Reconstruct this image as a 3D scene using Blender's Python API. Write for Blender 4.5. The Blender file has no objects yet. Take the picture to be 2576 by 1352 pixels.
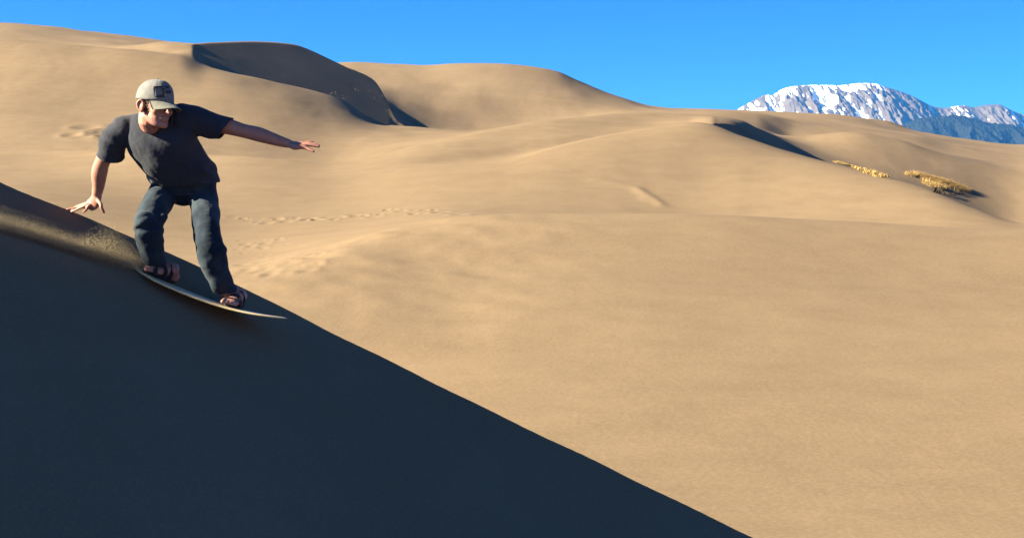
import bpy, bmesh, math, random
import numpy as np
from mathutils import Vector, Matrix, noise as mnoise

random.seed(7)
rng = np.random.default_rng(7)
R = math.radians
scene = bpy.context.scene
COL = scene.collection

# ------------------------------------------------------------------ camera
# measurements were read off a 2575 x 1352 view of the picture
IW, IH, F, HY = 2575.0, 1352.0, 3537.0, 611.0     # size, focal length and eye level in those pixels
cam = bpy.data.cameras.new('camera')
cam.sensor_width = 36.0
cam.lens = F / IW * 36.0
cam.shift_y = -(IH / 2 - HY) / IW
cam.clip_start = 0.1
cam.clip_end = 60000.0
cam_ob = bpy.data.objects.new('camera', cam)
cam_ob.rotation_euler = (math.pi / 2, 0, 0)
COL.objects.link(cam_ob)
scene.camera = cam_ob

# ------------------------------------------------------------------ sun and sky
SUN_EL, SUN_BEHIND = R(24.0), R(11.0)
SUN = Vector((-math.cos(SUN_EL) * math.cos(SUN_BEHIND), -math.cos(SUN_EL) * math.sin(SUN_BEHIND), math.sin(SUN_EL)))
world = bpy.data.worlds.new('World')
scene.world = world
world.use_nodes = True
wn, wl = world.node_tree.nodes, world.node_tree.links
bg = wn['Background']
sky = wn.new('ShaderNodeTexSky')
sky.sky_type = 'NISHITA'
sky.sun_disc = False
sky.sun_elevation = SUN_EL
sky.sun_rotation = math.atan2(SUN.x, SUN.y)
sky.altitude = 2500.0
sky.air_density = 0.42
sky.dust_density = 0.0
sky.ozone_density = 4.0
hs = wn.new('ShaderNodeHueSaturation')
hs.inputs['Saturation'].default_value = 1.22
hs.inputs['Hue'].default_value = 0.505
wl.new(sky.outputs['Color'], hs.inputs['Color'])
wl.new(hs.outputs['Color'], bg.inputs['Color'])
bg.inputs['Strength'].default_value = 0.050
sl = bpy.data.lights.new('sun', 'SUN')
sl.energy = 5.0
sl.angle = R(0.53)
sl.color = (1.0, 0.93, 0.70)
sun_ob = bpy.data.objects.new('sun', sl)
sun_ob.rotation_euler = (-SUN).to_track_quat('-Z', 'Y').to_euler()
sun_ob.location = SUN * 60
COL.objects.link(sun_ob)
vs = scene.view_settings
vs.view_transform = 'Standard'
vs.look = 'None'
vs.exposure = 2.60
vs.gamma = 1.0
vs.use_curve_mapping = False
scene.cycles.max_bounces = 6
scene.cycles.use_denoising = True

# ------------------------------------------------------------------ helpers
def uv(x, y):
    return (x - IW / 2) / F, (HY - y) / F

def at(x, y, Y):
    u, v = uv(x, y)
    return Vector((u * Y, Y, v * Y))

def tag(o, label=None, cat=None, group=None, kind=None):
    for k, val in (('label', label), ('category', cat), ('group', group), ('kind', kind)):
        if val:
            o[k] = val
    return o

def link(name, me, mat=None, parent=None, smooth=True):
    o = bpy.data.objects.new(name, me)
    COL.objects.link(o)
    if mat is not None:
        me.materials.append(mat)
    if parent is not None:
        o.parent = parent
    if smooth and len(me.polygons):
        me.polygons.foreach_set('use_smooth', np.ones(len(me.polygons), dtype=bool))
    return o

def pydata(name, verts, faces):
    me = bpy.data.meshes.new(name)
    me.from_pydata([tuple(v) for v in verts], [], [tuple(f) for f in faces])
    me.update()
    return me

def npmesh(name, verts, faces):
    """fast mesh from numpy arrays, faces all of one size"""
    verts = np.asarray(verts, dtype=np.float32)
    faces = np.asarray(faces, dtype=np.int32)
    n, k = faces.shape
    me = bpy.data.meshes.new(name)
    me.vertices.add(len(verts))
    me.vertices.foreach_set('co', verts.ravel())
    me.loops.add(n * k)
    me.loops.foreach_set('vertex_index', faces.ravel())
    me.polygons.add(n)
    me.polygons.foreach_set('loop_start', np.arange(0, n * k, k, dtype=np.int32))
    me.update(calc_edges=True)
    me.validate()
    return me

def grid_faces(nr, nc):
    i = np.arange(nr - 1)[:, None] * nc + np.arange(nc - 1)[None, :]
    return np.stack([i, i + 1, i + nc + 1, i + nc], -1).reshape(-1, 4)

def pchip_slopes(x, y):
    """monotone slopes, last axis holds the knots"""
    h = np.diff(x, axis=-1)
    d = np.diff(y, axis=-1) / h
    m = np.zeros_like(y)
    d0, d1 = d[..., :-1], d[..., 1:]
    h0, h1 = h[..., :-1], h[..., 1:]
    w1, w2 = 2 * h1 + h0, h1 + 2 * h0
    with np.errstate(divide='ignore', invalid='ignore'):
        hm = (w1 + w2) / (w1 / d0 + w2 / d1)
    m[..., 1:-1] = np.where(d0 * d1 > 0, hm, 0.0)
    m[..., 0] = d[..., 0]
    m[..., -1] = d[..., -1]
    return m, d

def curve(pts):
    """smooth function of picture x through (x, value) points, held constant outside"""
    px = np.array([p[0] for p in pts], float)
    py = np.array([p[1] for p in pts], float)
    m, _ = pchip_slopes(px, py)
    # catmull slopes: softer than monotone ones
    cm = m.copy()
    if len(px) > 2:
        cm[1:-1] = (py[2:] - py[:-2]) / (px[2:] - px[:-2])
    m = 0.5 * m + 0.5 * cm
    m[0] = m[-1] = 0.0
    def f(x):
        x = np.clip(x, px[0], px[-1])
        k = np.clip(np.searchsorted(px, x, side='right') - 1, 0, len(px) - 2)
        h = px[k + 1] - px[k]
        t = (x - px[k]) / h
        return ((2*t**3 - 3*t**2 + 1) * py[k] + (t**3 - 2*t**2 + t) * h * m[k]
                + (-2*t**3 + 3*t**2) * py[k + 1] + (t**3 - t**2) * h * m[k + 1])
    return f

def vnoise(p, scale, seed=0.0, octaves=3):
    """value noise for numpy arrays of points (n,2)"""
    out = np.zeros(len(p))
    amp, tot = 1.0, 0.0
    for o in range(octaves):
        q = p / scale * (2 ** o) + seed * 17.13 + o * 31.7
        i = np.floor(q).astype(np.int64)
        f = q - i
        f = f * f * f * (f * (f * 6 - 15) + 10)
        def h(a, b):
            n = (a * 374761393 + b * 668265263) & 0x7fffffff
            n = ((n ^ (n >> 13)) * 1274126177) & 0x7fffffff
            return ((n ^ (n >> 16)) & 0xffff) / 65535.0 * 2 - 1
        x0, y0 = i[:, 0], i[:, 1]
        a = h(x0, y0) * (1 - f[:, 0]) + h(x0 + 1, y0) * f[:, 0]
        b = h(x0, y0 + 1) * (1 - f[:, 0]) + h(x0 + 1, y0 + 1) * f[:, 0]
        out += amp * (a * (1 - f[:, 1]) + b * f[:, 1])
        tot += amp
        amp *= 0.5
    return out / tot

class NT:
    """small wrapper to write node materials shortly"""
    def __init__(self, name):
        self.m = bpy.data.materials.new(name)
        self.m.use_nodes = True
        self.t = self.m.node_tree
        self.b = self.t.nodes['Principled BSDF']
        self.b.inputs['Roughness'].default_value = 0.9
        self.b.inputs['Specular IOR Level'].default_value = 0.15
    def n(self, typ, **kw):
        nd = self.t.nodes.new(typ)
        for k, v in kw.items():
            if k[0] == '_':
                setattr(nd, k[1:], v)
            else:
                nd.inputs[k.replace('__', ' ')].default_value = v
        return nd
    def l(self, a, b):
        self.t.links.new(a, b)
    def coord(self, scale=(1, 1, 1), out='Object'):
        tc = self.n('ShaderNodeTexCoord')
        mp = self.n('ShaderNodeMapping')
        mp.inputs['Scale'].default_value = scale
        self.l(tc.outputs[out], mp.inputs['Vector'])
        return mp.outputs['Vector']
    def noise(self, vec, scale, detail=4, rough=0.55, dist=0.0):
        nd = self.n('ShaderNodeTexNoise')
        nd.inputs['Scale'].default_value = scale
        nd.inputs['Detail'].default_value = detail
        nd.inputs['Roughness'].default_value = rough
        nd.inputs['Distortion'].default_value = dist
        self.l(vec, nd.inputs['Vector'])
        return nd.outputs['Fac']
    def ramp(self, fac, stops):
        nd = self.n('ShaderNodeValToRGB')
        el = nd.color_ramp.elements
        while len(el) > len(stops):
            el.remove(el[-1])
        while len(el) < len(stops):
            el.new(1.0)
        for e, (p, c) in zip(el, stops):
            e.position = p
            e.color = (*c, 1) if len(c) == 3 else c
        self.l(fac, nd.inputs['Fac'])
        return nd.outputs['Color']
    def mix(self, fac, a, b, mode='MIX'):
        nd = self.n('ShaderNodeMix', _data_type='RGBA', _blend_type=mode)
        for key, val in ((0, fac), (6, a), (7, b)):
            if hasattr(val, 'is_output') or hasattr(val, 'links'):
                self.l(val, nd.inputs[key])
            elif key == 0:
                nd.inputs[0].default_value = val
            else:
                nd.inputs[key].default_value = (*val, 1)
        return nd.outputs[2]
    def math(self, op, a, b=0.0):
        nd = self.n('ShaderNodeMath', _operation=op)
        for i, val in enumerate((a, b)):
            if hasattr(val, 'links'):
                self.l(val, nd.inputs[i])
            else:
                nd.inputs[i].default_value = val
        return nd.outputs[0]
    def bump(self, height, strength, dist, prev=None):
        nd = self.n('ShaderNodeBump')
        nd.inputs['Strength'].default_value = strength
        nd.inputs['Distance'].default_value = dist
        self.l(height, nd.inputs['Height'])
        if prev is not None:
            self.l(prev, nd.inputs['Normal'])
        return nd.outputs['Normal']
    def attr(self, name):
        nd = self.n('ShaderNodeAttribute', _attribute_name=name)
        return nd.outputs['Fac']

# ------------------------------------------------------------------ sand
SAND_A, SAND_B, SAND_C = (0.175, 0.121, 0.072), (0.152, 0.104, 0.062), (0.195, 0.136, 0.081)

def sand_material(name, fine, ripple, grain, rough, mott=0.25):
    s = NT(name)
    co = s.coord()
    big = s.noise(s.coord((1, 0.55, 1)), 0.035, 5, 0.6, 0.4)
    base = s.ramp(big, [(0.30, SAND_B), (0.52, SAND_A), (0.72, SAND_C)])
    mid = s.noise(co, 0.6, 5, 0.65)
    st = s.noise(s.coord((0.25, 1.6, 1)), 0.09, 6, 0.62, 0.8)
    base = s.mix(0.16, base, s.ramp(st, [(0.35, (0.108, 0.069, 0.046)), (0.65, (0.235, 0.163, 0.099))]))
    base = s.mix(mott, base, s.ramp(mid, [(0.3, (0.118, 0.075, 0.045)), (0.7, (0.230, 0.160, 0.098))]))
    gr = s.noise(co, grain, 2, 0.7)
    base = s.mix(0.20, base, s.ramp(gr, [(0.32, (0.089, 0.057, 0.035)), (0.68, (0.268, 0.182, 0.110))]))
    s.l(base, s.b.inputs['Base Color'])
    s.b.inputs['Roughness'].default_value = 1.0
    s.b.inputs['Specular IOR Level'].default_value = 0.05
    w = s.noise(s.coord((1.0, 0.33, 1.0)), 1.4, 3, 0.5, 1.2)
    n1 = s.bump(w, ripple, 0.05)
    n2 = s.bump(s.noise(co, fine, 3, 0.7), rough, 0.02, n1)
    s.l(n2, s.b.inputs['Normal'])
    return s.m

M_SAND = sand_material('dune_sand', 9.0, 0.10, 14.0, 0.12)
M_SLOPE = sand_material('slip_face_sand', 40.0, 0.006, 70.0, 0.012, 0.35)

# ------------------------------------------------------------------ the dune field
# every ridge, hollow and foot of the dunes is a curve: picture x -> (picture y, distance in metres)
def K(*pts):
    return curve([(p[0], p[1]) for p in pts]), curve([(p[0], p[2]) for p in pts])

# slip faces are planes z = -p X + q Y + c ; depth of a picture point on such a plane
def plane_depth(x, y, ref, p, q):
    u0, v0 = uv(ref[0], ref[1])
    c = ref[2] * (v0 + p * u0 - q)
    u, v = uv(x, y)
    return c / (v + p * u - q)

def on_plane(pts, ref, p, q, off=0.0):
    return [(x, y, plane_depth(x, y, ref, p, q) + off) for x, y in pts]

C_REF, CP, CQ = (700, 108, 300.0), 0.484, 0.28
H_REF, HP, HQ = (1835, 317, 138.0), 0.62, 0.32
c_brink = on_plane([(480, 111), (530, 107), (640, 104), (740, 112), (800, 135), (860, 164), (940, 202), (975, 256), (1000, 300), (1030, 322)], C_REF, CP, CQ)
c_base = on_plane([(480, 128), (510, 152), (550, 180), (675, 207), (820, 245), (900, 285), (950, 312), (1000, 322), (1030, 330)], C_REF, CP, CQ)
h_brink = on_plane([(1790, 318), (1835, 318), (1900, 348), (1985, 387), (2040, 412)], H_REF, HP, HQ)
h_base = on_plane([(1790, 334), (1835, 352), (1900, 372), (1985, 398), (2040, 420)], H_REF, HP, HQ)

KN = [
    K((0, 3200, 3.0), (2575, 3200, 3.0)),
    K((0, 1330, 16.0), (2575, 1352, 16.0)),
    K((0, 1010, 26.0), (600, 990, 26.0), (1300, 955, 26.0), (2575, 965, 26.0)),
    K((0, 880, 31.5), (600, 808, 31.5), (900, 745, 33.8), (1150, 702, 36.0), (1500, 700, 36.0), (2575, 742, 36.0)),
    # crest of the near lit dune
    K((0, 760, 37.5), (600, 694, 38.5), (780, 644, 41.0), (920, 597, 43.8), (1040, 564, 46.0), (1150, 546, 46.5), (1300, 537, 47.0), (1700, 537, 47.0), (2100, 554, 47.0), (2575, 577, 46.0)),
    # hollow behind it
    K((0, 660, 58.0), (600, 645, 58.0), (850, 602, 59.0), (1000, 572, 60.0), (1150, 552, 60.0), (1300, 555, 60.0), (1700, 565, 60.0), (2575, 610, 58.0)),
    K((0, 500, 80.0), (600, 545, 80.0), (850, 540, 80.0), (1150, 528, 78.0), (1500, 556, 74.0), (1760, 578, 72.0), (2150, 598, 69.0), (2575, 614, 66.0)),
    # middle dune, front ridge
    K((0, 425, 116.0), (600, 445, 101.0), (830, 452, 100.0), (1050, 430, 100.0), (1280, 404, 103.0), (1400, 372, 109.0), (1540, 341, 116.0), (1650, 326, 121.0), (1760, 319, 124.0), (1870, 351, 116.0), (1990, 390, 107.5), (2150, 431, 99.0), (2330, 481, 90.0), (2450, 530, 83.0), (2575, 566, 78.0)),
    # foot of the small slip face
    K((0, 407, 123.0), (600, 428, 106.0), (830, 437, 105.0), (1050, 412, 108.0), (1280, 396, 114.0), (1400, 374, 118.5), (1540, 350, 124.0), (1650, 337, 127.0), (1730, 333, 127.5), *[(a, b, c) for a, b, c in h_base], (2200, 466, 150.0), (2575, 590, 152.0)),
    # brink of the small slip face
    K((0, 390, 130.0), (600, 411, 111.0), (830, 424, 110.0), (1050, 394, 113.0), (1280, 366, 121.0), (1400, 347, 126.0), (1540, 333, 132.0), (1650, 325, 136.0), (1730, 320, 136.0), *[(a, b, c) for a, b, c in h_brink], (2200, 464, 156.0), (2575, 588, 160.0)),
    # long crest from the left edge over the notch to the broad top
    K((0, 371, 140.0), (300, 378, 130.0), (540, 388, 122.0), (700, 400, 118.0), (830, 411, 117.0), (950, 397, 124.0), (1050, 373, 128.0), (1250, 329, 140.0), (1400, 303, 152.0), (1600, 286, 170.0), (1690, 286, 178.0), (1780, 292, 186.0), (1860, 304, 192.0), (1920, 336, 194.0), (2000, 388, 193.0), (2150, 440, 189.0), (2330, 492, 188.0), (2575, 575, 189.0)),
    # hollow behind
    K((0, 400, 158.0), (300, 412, 150.0), (600, 432, 142.0), (830, 436, 138.0), (1000, 408, 142.0), (1250, 352, 158.0), (1400, 325, 172.0), (1600, 304, 194.0), (1780, 304, 206.0), (1900, 326, 212.0), (2000, 366, 210.0), (2150, 412, 206.0), (2330, 460, 204.0), (2575, 535, 202.0)),
    # left: floor of the bright basin; right: rounded dune with the grass
    K((0, 358, 172.0), (300, 366, 170.0), (600, 388, 172.0), (830, 404, 176.0), (1000, 376, 180.0), (1250, 338, 186.0), (1400, 318, 200.0), (1600, 298, 220.0), (1780, 296, 232.0), (1880, 318, 238.0), (1950, 336, 240.0), (2020, 340, 240.0), (2080, 334, 240.0), (2150, 331, 239.0), (2250, 347, 236.0), (2380, 385, 232.0), (2575, 430, 228.0)),
    # left: foot of the big slope; right: hollow behind the grass dune
    K((0, 312, 185.0), (300, 322, 185.0), (600, 340, 188.0), (830, 362, 192.0), (1000, 350, 198.0), (1250, 335, 214.0), (1400, 314, 226.0), (1600, 294, 244.0), (1780, 290, 256.0), (1900, 305, 262.0), (2000, 340, 264.0), (2150, 345, 264.0), (2250, 362, 263.0), (2400, 392, 260.0), (2575, 412, 256.0)),
    K((0, 205, 218.0), (300, 222, 216.0), (500, 240, 215.0), (700, 275, 214.0), (830, 308, 215.0), (950, 330, 218.0), (1100, 336, 226.0), (1250, 332, 238.0), (1400, 310, 252.0), (1600, 288, 272.0), (1780, 284, 287.0), (1900, 290, 294.0), (2000, 312, 296.0), (2150, 331, 296.0), (2300, 352, 293.0), (2400, 372, 290.0), (2575, 392, 284.0)),
    # crest of the big left slope
    K((0, 98, 252.0), (190, 116, 250.0), (330, 124, 246.0), (450, 140, 243.0), (515, 163, 242.0), (555, 172, 242.0), (675, 197, 246.0), (820, 233, 250.0), (875, 256, 252.0), (950, 305, 250.0), (1050, 320, 250.0), (1190, 334, 254.0), (1300, 330, 262.0), (1450, 308, 282.0), (1600, 286, 300.0), (1780, 281, 315.0), (2000, 300, 325.0), (2150, 318, 325.0), (2300, 340, 320.0), (2400, 360, 315.0), (2575, 378, 310.0)),
    # foot of the big shaded slip face
    K((0, 118, 268.0), (190, 132, 263.0), (330, 135, 258.0), (420, 135, 256.5), *c_base, (1100, 346, 296.0), (1250, 350, 300.0), (1450, 316, 306.0), (1600, 294, 322.0), (1780, 282, 340.0), (2000, 296, 352.0), (2150, 312, 352.0), (2300, 336, 346.0), (2575, 374, 336.0)),
    # its brink
    K((0, 116, 278.0), (190, 127, 272.0), (330, 121, 265.0), (420, 111, 261.5), *c_brink, (1100, 342, 328.0), (1250, 346, 334.0), (1450, 308, 334.0), (1600, 290, 350.0), (1780, 281, 365.0), (2000, 291, 378.0), (2150, 306, 378.0), (2300, 333, 372.0), (2575, 371, 362.0)),
    # behind
    K((0, 112, 330.0), (190, 120, 326.0), (330, 122, 322.0), (480, 140, 322.0), (740, 170, 332.0), (860, 222, 336.0), (945, 258, 345.0), (1005, 296, 350.0), (1100, 324, 356.0), (1250, 328, 366.0), (1450, 302, 374.0), (1600, 282, 380.0), (1780, 281, 395.0), (2000, 288, 405.0), (2150, 303, 405.0), (2300, 332, 400.0), (2575, 368, 392.0)),
    K((0, 80, 400.0), (190, 98, 396.0), (350, 118, 390.0), (480, 150, 386.0), (740, 190, 388.0), (860, 206, 390.0), (945, 216, 398.0), (1100, 226, 404.0), (1250, 228, 406.0), (1400, 242, 406.0), (1550, 262, 412.0), (1670, 278, 425.0), (1780, 279, 440.0), (2000, 286, 446.0), (2150, 301, 446.0), (2300, 331, 440.0), (2575, 367, 430.0)),
    # skyline
    K((0, 58, 450.0), (100, 66, 448.0), (250, 88, 445.0), (350, 103, 440.0), (480, 125, 440.0), (740, 170, 450.0), (850, 161, 455.0), (900, 158, 456.0), (980, 159, 458.0), (1060, 163, 460.0), (1180, 158, 462.0), (1260, 160, 462.0), (1330, 167, 462.0), (1400, 181, 462.0), (1450, 203, 462.0), (1550, 243, 464.0), (1670, 272, 468.0), (1780, 276, 474.0), (1860, 277.5, 480.0), (2000, 285, 486.0), (2150, 299, 488.0), (2230, 306, 488.0), (2300, 330, 484.0), (2400, 350, 480.0), (2575, 366, 474.0)),
    K((0, 110, 620.0), (2575, 420, 640.0)),
    K((0, 560, 1400.0), (2575, 600, 1400.0)),
    K((0, 640, 3000.0), (2575, 640, 3000.0)),
]
CREASE = {8: (1760, 2040), 16: (470, 1010)}      # the straight slip faces and where along x they run

xs = np.concatenate([-np.geomspace(9000, 160, 60), np.arange(-120, 2700, 2.8), IW + np.geomspace(160, 9000, 60)])
us = (xs - IW / 2) / F
rows = np.concatenate([np.geomspace(3.2, 28, 46)[:-1], np.linspace(28, 78, 165)[:-1], np.linspace(78, 175, 170)[:-1],
                       np.linspace(175, 345, 150)[:-1], np.linspace(345, 500, 60)[:-1], np.geomspace(500, 3000, 24)])
KD = np.stack([k[1](xs) for k in KN], -1)
# on the two slip faces the depth follows the plane of the face exactly
for ks, (a, b), ref, p_, q_ in (((16, 17), (480, 1000), C_REF, CP, CQ), ((8, 9), (1790, 2040), H_REF, HP, HQ)):
    w = np.clip((xs - a) / 15, 0, 1) * np.clip((b - xs) / 15, 0, 1)
    for k in ks:
        KD[:, k] = (1 - w) * KD[:, k] + w * plane_depth(xs, KN[k][0](xs), ref, p_, q_)
KZ = np.stack([(HY - k[0](xs)) / F for k in KN], -1) * KD
KD = np.maximum.accumulate(KD + np.arange(KD.shape[1]) * 1e-3, axis=1)
m, sec = pchip_slopes(KD, KZ)
# slopes vary gently along each ridge
gk = np.exp(-0.5 * (np.arange(-60, 61) / 22.0) ** 2)
gk /= gk.sum()
for k in range(m.shape[1]):
    mp_ = np.concatenate([np.full(60, m[60, k]), m[60:-60, k], np.full(60, m[-61, k])])
    m[60:-60, k] = np.convolve(mp_, gk, 'valid')
mL, mR = m.copy(), m.copy()
for k, (a, b) in CREASE.items():
    w = np.clip((xs - a) / 30, 0, 1) * np.clip((b - xs) / 30, 0, 1)
    mR[:, k] = (1 - w) * m[:, k] + w * sec[:, k]
    mL[:, k + 1] = (1 - w) * m[:, k + 1] + w * sec[:, k]
NC, NR = len(xs), len(rows)
Z = np.zeros((NR, NC))
ci = np.arange(NC)
for r, Yv in enumerate(rows):
    k = np.clip((KD <= Yv).sum(1) - 1, 0, KD.shape[1] - 2)
    h = KD[ci, k + 1] - KD[ci, k]
    t = np.clip((Yv - KD[ci, k]) / h, 0, 1)
    Z[r] = ((2*t**3 - 3*t**2 + 1) * KZ[ci, k] + (t**3 - 2*t**2 + t) * h * mR[ci, k]
            + (-2*t**3 + 3*t**2) * KZ[ci, k + 1] + (t**3 - t**2) * h * mL[ci, k + 1])
XX = us[None, :] * rows[:, None]
YY = np.repeat(rows[:, None], NC, 1)
# soft undulation and wind relief
P2 = np.stack([XX.ravel(), YY.ravel()], -1)
far = np.clip((YY.ravel() - 30) / 200, 0.12, 1)
px_ = np.repeat(xs[None, :], NR, 0).ravel()
calm = 1 - 0.85 * np.clip((px_ - 430) / 60, 0, 1) * np.clip((1060 - px_) / 60, 0, 1) * np.clip((YY.ravel() - 246) / 10, 0, 1) * np.clip((345 - YY.ravel()) / 20, 0, 1)
Z += (vnoise(P2 * np.array([1, 0.7]), 30.0, 1, 3) * 0.85 * far * calm).reshape(Z.shape)
Z += (vnoise(P2 * np.array([1, 0.5]), 5.0, 2, 3) * 0.07 * np.clip(far * 2, 0.2, 1) * calm).reshape(Z.shape)

def hit(x, y):
    """first point of the dune field seen at that picture point"""
    u, v = uv(x, y)
    c = int(np.argmin(np.abs(us - u)))
    vv = Z[:, c] / rows
    vis = np.nonzero(vv >= v)[0]
    r = int(vis[0]) if len(vis) else int(np.argmax(vv))
    return np.array([us[c] * rows[r], rows[r], Z[r, c]])

# wind-scoured relief in the bright basin
pb = hit(830, 630)
wb = np.exp(-((XX - pb[0]) / 7.0) ** 2 - ((YY - pb[1]) / 11.0) ** 2)
Z += wb * (vnoise(P2 @ np.array([[0.5, -0.35], [0.6, 0.5]]), 1.1, 8, 3) * 0.105).reshape(Z.shape)

# footprints along the saddle, scuffs in the basin, and a small slump on the middle dune
def dent(x, y, rad, depth):
    p = hit(x, y)
    ca, cb = np.searchsorted(us, [(p[0] - 3 * rad) / p[1], (p[0] + 3 * rad) / p[1]])
    ra, rb = np.searchsorted(rows, [p[1] - 4 * rad, p[1] + 4 * rad])
    if ca >= cb or ra >= rb:
        return
    dx = XX[ra:rb, ca:cb] - p[0]
    dy = (YY[ra:rb, ca:cb] - p[1]) / 1.3
    d2 = (dx * dx + dy * dy) / rad ** 2
    Z[ra:rb, ca:cb] += -depth * np.exp(-d2) + 0.45 * depth * np.exp(-(np.sqrt(d2) - 1.5) ** 2 / 0.25)

def ridge(pts, width, height, skew=0.0):
    q = [hit(x, y) for x, y in pts]
    for (a, b) in zip(q[:-1], q[1:]):
        n = max(2, int(np.linalg.norm(b - a) / (width * 0.4)))
        for i in range(n):
            p = a + (b - a) * i / n
            ca, cb = np.searchsorted(us, [(p[0] - 3 * width) / p[1], (p[0] + 3 * width) / p[1]])
            ra, rb = np.searchsorted(rows, [p[1] - 3 * width, p[1] + 3 * width])
            if ca >= cb or ra >= rb:
                continue
            d2 = ((XX[ra:rb, ca:cb] - p[0]) ** 2 + (YY[ra:rb, ca:cb] - p[1]) ** 2) / width ** 2
            Z[ra:rb, ca:cb] += height * 0.25 * np.exp(-d2)

ridge([(1490, 452), (1560, 466), (1612, 484)], 0.45, 0.035)
ridge([(1600, 478), (1640, 500), (1668, 522)], 0.4, 0.085)
ridge([(1612, 498), (1632, 510)], 0.3, 0.04)
ridge([(1290, 404), (1400, 374), (1530, 344)], 0.6, 0.05)
for i in range(30):
    t = i / 29
    dent(590 + 560 * t + random.uniform(-8, 8), 552 - 14 * t + 8 * math.sin(t * 6) + random.uniform(-7, 7), random.uniform(0.16, 0.42), random.uniform(0.03, 0.10))
for i in range(34):
    dent(random.uniform(590, 800), random.uniform(600, 700), random.uniform(0.12, 0.25), random.uniform(0.02, 0.045))
for i in range(8):
    dent(random.uniform(180, 330), random.uniform(312, 352), random.uniform(0.8, 1.6), random.uniform(0.15, 0.3))

verts = np.stack([XX, YY, Z], -1).reshape(-1, 3)
dunes = link('sand_dunes', npmesh('sand_dunes', verts, grid_faces(NR, NC)), M_SAND)
tag(dunes, kind='structure')

# the valley floor far below the dunes, out to the horizon
floor = link('desert_floor', pydata('desert_floor', [(-7900, -1900, -42), (7900, -1900, -42), (7900, 13900, -42), (-7900, 13900, -42)], [(0, 1, 2, 3)]), M_SAND)
tag(floor, kind='structure')

# ------------------------------------------------------------------ foreground slip face
SP, SQ, SC = 0.553, 0.352, -4.137
def bend(X, Y):
    w = np.clip((Y - 6.6) / 1.3, 0, 1)
    q = np.maximum(0.0, -X - 3.2)                      # out to the left the dune rolls over
    roll = np.where(q < 4.0, 0.085 * q * q, 0.68 * q - 1.36)
    return 0.008 * np.clip(-X - 1.70, 0.0, 2.0) ** 2 * w * w * (3 - 2 * w) + roll
def slope_z(X, Y):
    return -SP * X + SQ * Y + SC - bend(X, Y)
def slope_at(x, y):
    """point of the slip face seen at a picture point"""
    u, v = uv(x, y)
    Y = 8.0
    for _ in range(40):
        X = u * Y
        Y = (SC - bend(np.float64(X), np.float64(Y))) / (v + SP * u - SQ)
    return Vector((u * Y, Y, v * Y))

crest_px = curve([(-400, 272), (0, 457), (180, 532), (340, 601), (590, 712), (720, 777), (900, 869), (1150, 991), (1400, 1112), (1650, 1234), (1900, 1352), (2400, 1590)])
cxs = np.arange(-380, 2380, 8.0)
cpt = np.array([slope_at(float(x), float(crest_px(np.array([x]))[0]) + 1.1 * math.sin(x / 41.0) + 1.3 * math.sin(x / 97.0 + 1) + random.uniform(-.5, .5)) for x in cxs])
gx = np.concatenate([-np.geomspace(60, 3.9, 50), np.arange(-3.8, 3.4, 0.03), np.geomspace(3.4, 16, 30)])
ycr = np.interp(gx, cpt[:, 0], cpt[:, 1])
ycr = np.where(gx < cpt[0, 0], cpt[0, 1] + (gx - cpt[0, 0]) * -0.10, ycr)
ycr = np.where(gx > cpt[-1, 0], cpt[-1, 1] + (gx - cpt[-1, 0]) * 0.15, ycr)
tt = np.concatenate([-np.geomspace(16, 4.3, 20), np.arange(-4.25, 0.0, 0.03), [0.0], np.geomspace(0.02, 9, 40)])
GX = np.repeat(gx[None, :], len(tt), 0)
GY = ycr[None, :] + tt[:, None]
face = slope_z(GX, GY)
zc = slope_z(gx, ycr)[None, :]
tb = np.maximum(tt[:, None], 0)
back = zc - 0.60 * tb - 0.02 * tb ** 2
GZ = np.where(tt[:, None] <= 0, face, back)
# the ground the photographer stands on, softly joined to the foot of the face
gz = -1.62 - 0.05 * np.maximum(0, GY - 2) - 0.18 * np.maximum(0, GX - 0.2) - 0.02 * np.maximum(0, GX) ** 2 + 0.0 * GX
kk = 0.25
hh = np.clip(0.5 + 0.5 * (GZ - gz) / kk, 0, 1)
GZs = gz * (1 - hh) + GZ * hh + kk * hh * (1 - hh)
GZ = np.where((tt[:, None] <= 0) & (GX < 1.2), GZs, np.where(tt[:, None] <= 0, GZ, GZ))
GZ = np.maximum(GZ, -9.0)
# the groove and the berm of the board's track
trk = np.array([slope_at(x, y) for x, y in [(-300, 498), (-120, 540), (0, 574), (110, 605), (200, 634), (290, 662), (345, 682)]])
ty = np.interp(GX, trk[:, 0], trk[:, 1])
off = GY - ty
win = np.clip((trk[-1, 0] - GX) / 0.3, 0, 1)
GZ += win * (0.030 * np.exp(-((off + 0.14) / 0.07) ** 2) - 0.035 * np.exp(-((off - 0.02) / 0.10) ** 2) + 0.012 * np.exp(-((off - 0.2) / 0.07) ** 2))
G2 = np.stack([GX.ravel(), GY.ravel()], -1)
amp = np.where(tt == 0, 0.25, 1.0)[:, None]
GZ += amp * (vnoise(G2, 1.4, 5, 2) * 0.003 + vnoise(G2, 0.2, 6, 2) * 0.0003).reshape(GZ.shape)
gv = np.stack([GX, GY, GZ], -1).reshape(-1, 3)
slip = link('slip_face', npmesh('slip_face', gv, grid_faces(len(tt), len(gx))), M_SLOPE)
tag(slip, kind='structure')

# ------------------------------------------------------------------ far mountain with snow
def zz(pts):
    return [((2250 + a / 2.7116) / 1.2427, (240 + b / 2.7116) / 1.2427) for a, b in pts]

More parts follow.
